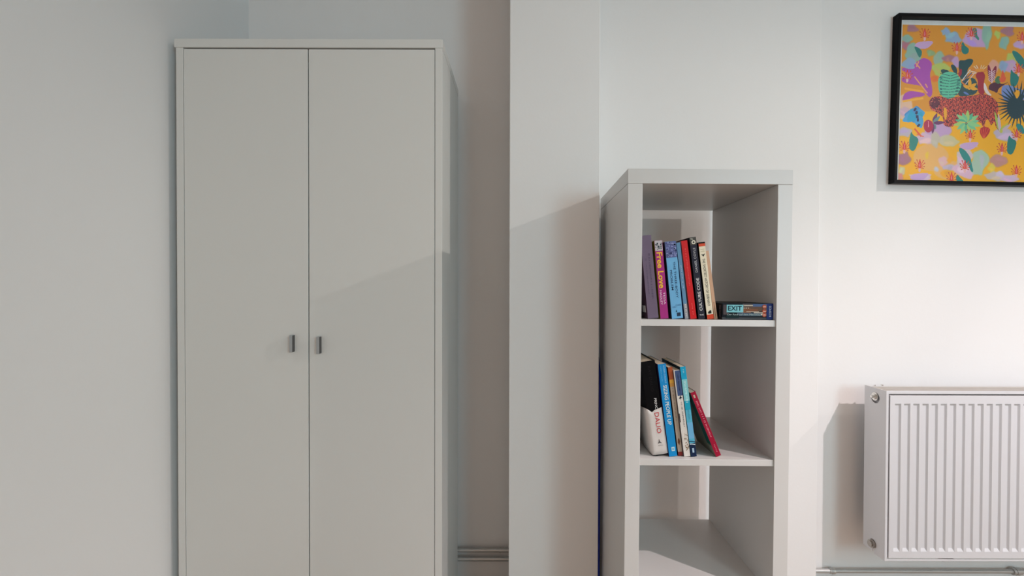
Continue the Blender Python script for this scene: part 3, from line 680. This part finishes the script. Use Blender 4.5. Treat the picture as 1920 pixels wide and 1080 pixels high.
# yellow + red plant at lower right of the cat
tleaf(B, [(1110, 190), (1160, 270), (1165, 320), (1100, 330), (1075, 290)], (250, 170, 20)); tleaf(B, [(1020, 340), (1060, 300), (1160, 320), (1140, 400), (1075, 465), (1030, 400)], (196, 30, 40))
for k in range(4): line(B(1075, 460), B(1030 + k * 36, 320), .9, (240, 90, 50))
for e in [(1200, 100), (1250, 130), (1330, 280), (1380, 250), (1420, 260), (1310, 340)]: leaf(B(1280, 380), B(*e), 3, arnd.choice([(206, 206, 90), (120, 130, 100), (214, 190, 206), (176, 206, 90)]))
for e in [(1290, 600), (1250, 700), (1330, 690), (1310, 640)]: leaf(A(1290, 760), A(*e), 3, (236, 96, 60))
# flower spikes
def spike(p, s=1.0):
    x, y = p
    leaf((x, y + 16 * s), (x, y + 4 * s), 2.6 * s, (240, 190, 190))
    for k, (dx, dy) in enumerate([(-9, 3), (9, 4), (-10, -3), (10, -3), (-6, -9), (7, -8), (-7, 8), (7, 8)]):
        line((x, y + 6 * s), (x + dx * s, y + dy * s), 1.5 * s, (232, 96, 50)); ell((x + dx * s, y + dy * s), 1.2 * s, 1.2 * s, (196, 60, 56))
    leaf((x, y + 9 * s), (x, y - 12 * s), 2.7 * s, (226, 46, 54)); leaf((x, y + 7 * s), (x, y - 6 * s), .9 * s, (240, 150, 160))
for fn_, x, y in [(A, 295, 150), (A, 880, 140), (A, 1520, 190), (A, 705, 320), (A, 1490, 590), (A, 90, 670), (B, 80, 550), (B, 905, 400), (B, 1310, 570), (B, 280, 780), (B, 850, 790), (B, 685, 940), (B, 1500, 850), (B, 1490, 390)]:
    spike(fn_(x, y), .92)
line(B(200, 330), B(290, 430), 3, (240, 90, 60)); line(B(230, 400), B(320, 430), 2, (240, 110, 70))
for k in range(8): spike((250 + (k % 4) * 44 + 10 * (k // 4), 30 + 190 * (k // 4) + (k % 2) * 40), .92)
tleafs = [(300, 110), (350, 150), (400, 90), (270, 200), (380, 240)]
for x, y in tleafs: leaf((x - 8, y - 14), (x + 10, y + 16), 8, TEAL)

FYF = YA - .0  # frame front plane
f0 = at(1681, 23.6, YA); f1 = at(1676.6, 342.5, YA); FH = f0.z - f1.z
PX = YA / F_PX
FW = AW * PX + .046
tilt = R(1.0)
fr = thing('framed_print', (f1.x, YA, f1.z), 'black-framed colourful jungle print with a spotted big cat above the radiator', 'picture', rot=(0, tilt, 0))
fwid = .0112; fd = Y_RAD - YA - .0008
boxo('frame_rail', 0, FW, 0, fd, 0, fwid, M_BLACK, fr, .0012); boxo('frame_rail', 0, FW, 0, fd, FH - fwid, FH, M_BLACK, fr, .0012)
boxo('frame_stile', 0, fwid, 0, fd, fwid, FH - fwid, M_BLACK, fr, .0012); boxo('frame_stile', FW - fwid, FW, 0, fd, fwid, FH - fwid, M_BLACK, fr, .0012)
boxo('backing_board', .004, FW - .004, 0.0255, .0268, .004, FH - .004, cmat(90, 80, 70), fr)
boxo('mount_border', fwid - .002, FW - fwid + .002, .0238, .0254, fwid - .002, FH - fwid + .002, cmat(232, 236, 236), fr)
# art sheet
_p = at(1692.5, 46, YA + .0234); _dx, _dz = _p.x - f1.x, _p.z - f1.z
ax0 = _dx * math.cos(tilt) - _dz * math.sin(tilt); az1 = _dx * math.sin(tilt) + _dz * math.cos(tilt)
PA = (YA + .0234) / F_PX; ah = AH * PA; aw = AW * PA
gu = np.linspace(0, 1, nu + 1); gv = np.linspace(0, 1, nv + 1)
GX, GZ = np.meshgrid(ax0 + gu * aw, az1 - gv * ah)
co = np.stack([GX, np.full_like(GX, .0234), GZ], -1).reshape(-1, 3)
ii, jj = np.meshgrid(np.arange(nu), np.arange(nv)); b0 = jj * (nu + 1) + ii
faces = np.stack([b0 + nu + 1, b0 + nu + 2, b0 + 1, b0], -1).reshape(-1, 4)
me = bpy.data.meshes.new('printed_sheet')
me.vertices.add(len(co)); me.vertices.foreach_set('co', co.ravel().astype(np.float32))
me.loops.add(faces.size); me.loops.foreach_set('vertex_index', faces.ravel().astype(np.int32))
me.polygons.add(len(faces)); me.polygons.foreach_set('loop_start', np.arange(0, faces.size, 4, dtype=np.int32))
me.polygons.foreach_set('loop_total', np.full(len(faces), 4, dtype=np.int32)); me.update()
ca_ = me.color_attributes.new('ink', 'FLOAT_COLOR', 'CORNER')
s_ = IMG.reshape(-1, 3) / 255.0; l_ = np.where(s_ <= .04045, s_ / 12.92, ((s_ + .055) / 1.055) ** 2.4)
cc = np.ones((len(faces), 4, 4), np.float32); cc[:, :, :3] = l_[:, None, :]
ca_.data.foreach_set('color', cc.ravel())
mi = bpy.data.materials.new('printed_paper'); mi.use_nodes = True; nt = mi.node_tree
at_ = nt.nodes.new('ShaderNodeAttribute'); at_.attribute_name = 'ink'
nt.links.new(at_.outputs['Color'], nt.nodes['Principled BSDF'].inputs['Base Color']); nt.nodes['Principled BSDF'].inputs['Roughness'].default_value = .6
new_obj('printed_sheet', me, mi, fr)
# glazing
mg = bpy.data.materials.new('picture_glass'); mg.use_nodes = True; nt = mg.node_tree; nt.nodes.clear()
ou = nt.nodes.new('ShaderNodeOutputMaterial'); mxs = nt.nodes.new('ShaderNodeMixShader'); tr = nt.nodes.new('ShaderNodeBsdfTransparent')
gl = nt.nodes.new('ShaderNodeBsdfGlossy'); gl.inputs['Roughness'].default_value = .12; lw = nt.nodes.new('ShaderNodeLayerWeight'); lw.inputs[0].default_value = .5
pw = nt.nodes.new('ShaderNodeMath'); pw.operation = 'POWER'; pw.inputs[1].default_value = 5.0; nt.links.new(lw.outputs['Facing'], pw.inputs[0])
fz = nt.nodes.new('ShaderNodeMath'); fz.operation = 'MULTIPLY_ADD'; fz.inputs[1].default_value = .5; fz.inputs[2].default_value = .02; nt.links.new(pw.outputs[0], fz.inputs[0])
nt.links.new(fz.outputs[0], mxs.inputs[0]); nt.links.new(tr.outputs[0], mxs.inputs[1]); nt.links.new(gl.outputs[0], mxs.inputs[2]); nt.links.new(mxs.outputs[0], ou.inputs[0])
boxo('glass_pane', fwid - .001, FW - fwid + .001, .0215, .0228, fwid - .001, FH - fwid + .001, mg, fr)
